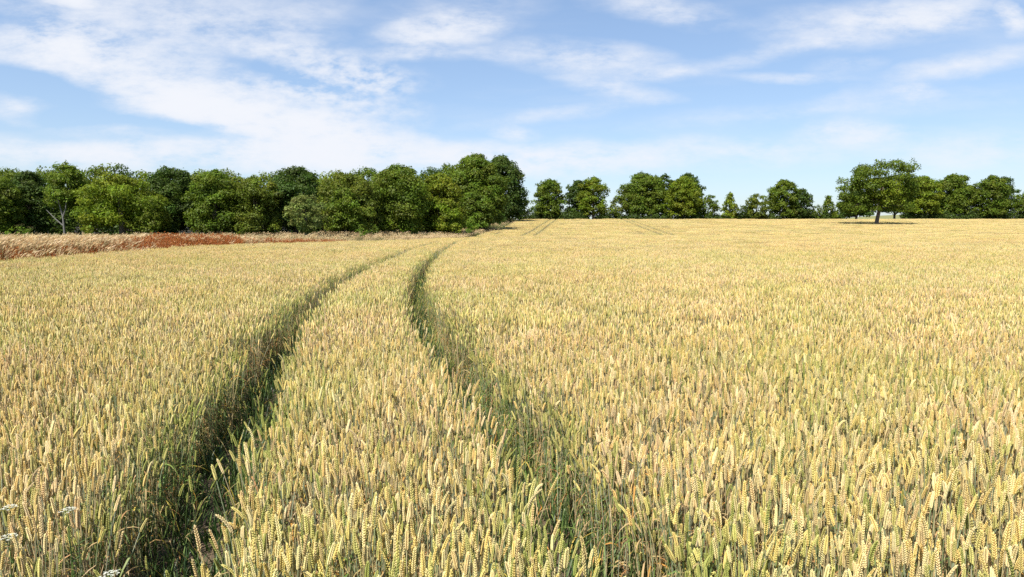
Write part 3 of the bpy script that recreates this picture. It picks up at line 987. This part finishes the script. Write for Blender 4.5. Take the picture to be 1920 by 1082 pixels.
tag(o, 'dark undergrowth closing the foot of the wood', 'undergrowth', kind='stuff')


# the lone oak standing in the crop
def lone_oak():
    d = 166.0
    ub, _ = ray(1643, 420)
    X = ub * d; z0 = float(gz(X, d))
    root = empty('oak_tree', (X, d, z0), 'lone oak with a bare leaning trunk standing out in the wheat before the back row', 'tree')

    def P(px, py, dy=0.):
        u, v = ray(px, py)
        return np.array([u * d - X, dy, CAM_Z + v * d - z0])
    # bough clusters read off the outline, front-to-back spread added
    L_ = [(1655, 313, 15), (1632, 316, 14), (1676, 320, 14), (1612, 326, 13), (1695, 332, 12), (1598, 338, 11), (1592, 354, 12), (1586, 370, 11), (1583, 385, 9),
          (1612, 352, 14), (1608, 372, 14), (1628, 366, 16), (1650, 350, 12), (1640, 345, 10), (1668, 360, 14), (1690, 352, 12), (1700, 345, 10), (1660, 376, 13), (1640, 380, 12),
          (1620, 386, 12), (1682, 378, 12), (1700, 368, 10), (1600, 392, 9), (1692, 392, 8), (1655, 392, 9), (1628, 330, 10), (1712, 338, 8), (1708, 356, 8), (1650, 364, 12), (1600, 394, 8), (1618, 392, 8), (1676, 390, 8), (1586, 391, 8), (1632, 350, 11), (1660, 336, 9), (1627, 341, 9), (1682, 339, 9), (1604, 346, 9), (1645, 338, 8)]
    cs, rs, fl, cc = [], [], [], []
    ends = []
    for (px, py, r) in L_:
        far = abs(px - 1645) / 60.0
        dep = 8.5 * math.sqrt(max(.05, 1 - min(1, far) ** 2))
        for k in range(4):
            dy = RNG.uniform(-dep, dep) if k else -dep * RNG.uniform(.3, .8)
            c = P(px + RNG.uniform(-2.5, 2.5), py + RNG.uniform(-2, 2), dy)
            rr = r / F * d * RNG.uniform(.92, 1.12)
            g = np.array(GREENS['fresh' if (1625 < px < 1665 and 340 < py < 390 and dy < 0) else 'mid']) * RNG.uniform(.8, 1.2)
            cs.append(c); rs.append(rr); fl.append(.62); cc.append(g); ends.append(c)
            for q in range(3):
                dd = unit(RNG.normal(0, 1, 3)); cs.append(c + dd * rr * .9); rs.append(rr * .3); fl.append(.8); cc.append(g * RNG.uniform(.9, 1.15))
    mb = MB(); leaves(mb, cs, rs, fl, cc, .42, 1.3)
    link('crown', mb.mesh('crown', M_LEAF, smooth=False), root)
    mt = MB(); bark = (.12, .09, .065)
    top = P(1652, 385)
    bark = (.20, .155, .115)
    tube(mt, [(0, 0, -.2), (0, 0, .5), P(1645, 410), P(1648, 397), top, P(1655, 365), P(1656, 335)], [.66, .50, .43, .40, .34, .22, .1], 12, bark)
    link('trunk', mt.mesh('trunk', M_BARK), root)
    hubs = [P(1648, 392), P(1650, 386), P(1653, 378), P(1654, 368)]
    for k in range(26):
        e = ends[int(RNG.integers(len(ends)))]
        b = hubs[k % 4]
        mid = b * .45 + e * .55 + np.array([0, 0, .5])
        ml = MB(); tube(ml, [b, b * .75 + e * .25 + np.array([0, 0, .1]), mid, e], [.20, .15, .10, .03], 7, bark)
        link('limb', ml.mesh('limb', M_BARK), root)


RNG = np.random.default_rng(21)
lone_oak()

# ------------------------------------------------------------------ light and sky
AZ, EL = R(212), R(56)            # azimuth clockwise from the view direction
sv = Vector((math.sin(AZ) * math.cos(EL), math.cos(AZ) * math.cos(EL), math.sin(EL)))
sun = bpy.data.lights.new('sun', 'SUN'); sun.energy = 4.8; sun.angle = R(.5); sun.color = (1, .945, .85)
so = bpy.data.objects.new('sun', sun); COL.objects.link(so)
so.rotation_euler = sv.to_track_quat('Z', 'Y').to_euler(); so.location = (20, -20, 60)

w = bpy.data.worlds.new('World'); scene.world = w; w.use_nodes = True
nt = w.node_tree; N = nt.nodes; L = nt.links; N.clear()
out = N.new('ShaderNodeOutputWorld'); bg = N.new('ShaderNodeBackground'); bg.inputs['Strength'].default_value = .118
sky = N.new('ShaderNodeTexSky'); sky.sky_type = 'NISHITA'; sky.sun_disc = False
sky.sun_elevation = EL; sky.sun_rotation = AZ; sky.air_density = 1.0; sky.dust_density = .6; sky.ozone_density = 1.6
tc = N.new('ShaderNodeTexCoord'); sp = N.new('ShaderNodeSeparateXYZ'); L.new(tc.outputs['Generated'], sp.inputs[0])


def mth(op, a, b=None, clamp=False):
    n = N.new('ShaderNodeMath'); n.operation = op; n.use_clamp = clamp
    for i, q in enumerate((a, b)):
        if q is None: continue
        if isinstance(q, (int, float)): n.inputs[i].default_value = q
        else: L.new(q, n.inputs[i])
    return n.outputs[0]


ya = mth('MAXIMUM', mth('ABSOLUTE', sp.outputs['Y']), .05)
U = mth('DIVIDE', sp.outputs['X'], ya); V = mth('DIVIDE', sp.outputs['Z'], ya)
cb = N.new('ShaderNodeCombineXYZ'); L.new(U, cb.inputs[0]); L.new(V, cb.inputs[1])


def noise(scale, detail, rough, sx=1, sy=1, off=(0, 0, 0), rot=0, dist=0):
    mp = N.new('ShaderNodeMapping'); mp.inputs['Scale'].default_value = (sx, sy, 1); mp.inputs['Location'].default_value = off
    mp.inputs['Rotation'].default_value = (0, 0, rot)
    L.new(cb.outputs[0], mp.inputs['Vector'])
    n = N.new('ShaderNodeTexNoise'); n.inputs['Scale'].default_value = scale; n.inputs['Detail'].default_value = detail
    n.inputs['Roughness'].default_value = rough; n.inputs['Distortion'].default_value = dist
    L.new(mp.outputs[0], n.inputs['Vector'])
    return n


wz = noise(5, 5, .6, 1, 2.0)
wsub = N.new('ShaderNodeVectorMath'); wsub.operation = 'SUBTRACT'; L.new(wz.outputs['Color'], wsub.inputs[0]); wsub.inputs[1].default_value = (.5, .5, .5)
wmul = N.new('ShaderNodeVectorMath'); wmul.operation = 'MULTIPLY'; L.new(wsub.outputs[0], wmul.inputs[0]); wmul.inputs[1].default_value = (.12, .045, 0)
wadd = N.new('ShaderNodeVectorMath'); wadd.operation = 'ADD'; L.new(wmul.outputs[0], wadd.inputs[0]); L.new(cb.outputs[0], wadd.inputs[1])


def blobs(items):
    acc = None
    for (cx, cy, a, b, ang, wt) in items:
        u, v = ray(cx, cy)
        mp = N.new('ShaderNodeMapping'); mp.vector_type = 'TEXTURE'
        mp.inputs['Location'].default_value = (u, v, 0); mp.inputs['Rotation'].default_value = (0, 0, R(-ang)); mp.inputs['Scale'].default_value = (a / F * 1.5, b / F * 1.5, 1)
        L.new(wadd.outputs[0], mp.inputs['Vector'])
        g = N.new('ShaderNodeTexGradient'); g.gradient_type = 'SPHERICAL'; L.new(mp.outputs[0], g.inputs[0])
        n = N.new('ShaderNodeMath'); n.operation = 'MULTIPLY_ADD'
        L.new(g.outputs['Fac'], n.inputs[0]); n.inputs[1].default_value = wt * 1.7
        if acc is None: n.inputs[2].default_value = 0
        else: L.new(acc, n.inputs[2])
        acc = n.outputs[0]
    return acc


B1 = [(330, 165, 330, 62, 22, .85), (450, 222, 190, 50, 12, .9), (610, 252, 220, 30, 10, .75), (140, 95, 110, 40, 20, .6), (330, 45, 260, 60, 12, .42), (520, 30, 260, 55, 5, .34),
      (20, 95, 110, 38, 5, .45), (15, 200, 70, 22, 5, .65), (110, 287, 320, 30, 2, .6), (260, 246, 140, 10, 3, .4), (460, 296, 360, 26, 2, .6), (800, 292, 250, 28, 4, .55), (375, 246, 100, 17, 6, -1.0), (70, 150, 110, 22, 10, -.5), (560, 145, 100, 13, 12, -.6), (120, 215, 110, 12, 4, -.35), (700, 60, 60, 60, 0, -.3), (30, 40, 90, 18, 0, -.3),
      (130, 8, 45, 12, 8, .7), (815, 60, 100, 32, -9, .85), (860, 20, 130, 40, -5, .32), (800, 104, 140, 12, 2, .4), (1090, 108, 160, 30, 4, .62), (1150, 165, 95, 17, 8, .5),
      (1240, 10, 130, 24, 8, .65), (1640, 42, 180, 38, -6, .66), (1760, 20, 160, 30, -10, .4), (1908, 38, 26, 26, 0, 1.0), (1810, 128, 170, 20, -12, .5), (972, 248, 42, 13, 0, .75),
      (1600, 246, 75, 18, 0, .5), (1380, 285, 400, 30, -3, .45), (1060, 298, 170, 32, 0, .6), (1290, 130, 140, 11, -9, .36), (1480, 142, 110, 8, 2, .42), (1580, 122, 60, 12, 0, .35), (1714, 178, 42, 11, 0, .45),
      (1540, 205, 360, 20, -4, .28), (1860, 292, 180, 30, -4, .45), (1050, 212, 160, 12, -8, .34), (1450, 92, 120, 10, -8, .3)]
B2 = [(590, 112, 160, 30, 12, .8), (640, 190, 120, 44, 10, .85), (700, 140, 60, 26, 20, .6), (510, 165, 90, 18, 5, .6)]
n1 = noise(8, 11, .66, 1, 2.7, rot=R(8)); n2 = noise(46, 3, .55, 1, 1.9)
n1r = N.new('ShaderNodeMapRange'); n1r.inputs['From Min'].default_value = .36; n1r.inputs['From Max'].default_value = .66; n1r.inputs['To Min'].default_value = .22; n1r.inputs['To Max'].default_value = 1.8
L.new(n1.outputs['Fac'], n1r.inputs['Value'])
d1 = mth('MULTIPLY', blobs(B1), n1r.outputs[0])
rp = N.new('ShaderNodeMapRange'); rp.inputs['From Min'].default_value = .28; rp.inputs['From Max'].default_value = .70; L.new(n2.outputs['Fac'], rp.inputs['Value'])
d2 = mth('MULTIPLY', blobs(B2), rp.outputs[0])
n3 = noise(3.2, 8, .6, .8, 4.2, off=(3, 1, 0), rot=R(-8), dist=.4)
st = N.new('ShaderNodeMapRange'); st.inputs['From Min'].default_value = .46; st.inputs['From Max'].default_value = .78; st.inputs['To Max'].default_value = .35
L.new(n3.outputs['Fac'], st.inputs['Value'])
dens = mth('MAXIMUM', mth('ADD', mth('ADD', d1, d2), st.outputs[0]), 0.0)
# soft saturation 1-exp(-1.6 d)
ex = mth('SUBTRACT', 1.0, mth('POWER', 2.718, mth('MULTIPLY', mth('POWER', dens, 1.35), -.95)), clamp=True)
mx = N.new('ShaderNodeMix'); mx.data_type = 'RGBA'
hsv = N.new('ShaderNodeHueSaturation'); hsv.inputs['Saturation'].default_value = 1.0
tm = N.new('ShaderNodeMix'); tm.data_type = 'RGBA'; tm.blend_type = 'MULTIPLY'; tm.inputs['Factor'].default_value = 1; tm.inputs['B'].default_value = (.98, 1.09, 1.26, 1)
gm = N.new('ShaderNodeGamma'); gm.inputs['Gamma'].default_value = .72; L.new(sky.outputs[0], gm.inputs['Color']); L.new(gm.outputs[0], tm.inputs['A']); L.new(tm.outputs['Result'], hsv.inputs['Color'])
L.new(ex, mx.inputs['Factor']); L.new(hsv.outputs[0], mx.inputs['A']); mx.inputs['B'].default_value = (4.25, 4.38, 4.68, 1)
L.new(mx.outputs['Result'], bg.inputs['Color']); L.new(bg.outputs[0], out.inputs['Surface'])

scene.view_settings.view_transform = 'Standard'
scene.view_settings.look = 'None'
scene.view_settings.exposure = 0.84
scene.view_settings.gamma = 1.0
scene.cycles.max_bounces = 6
scene.cycles.diffuse_bounces = 3
scene.cycles.transmission_bounces = 3
scene.cycles.use_denoising = False
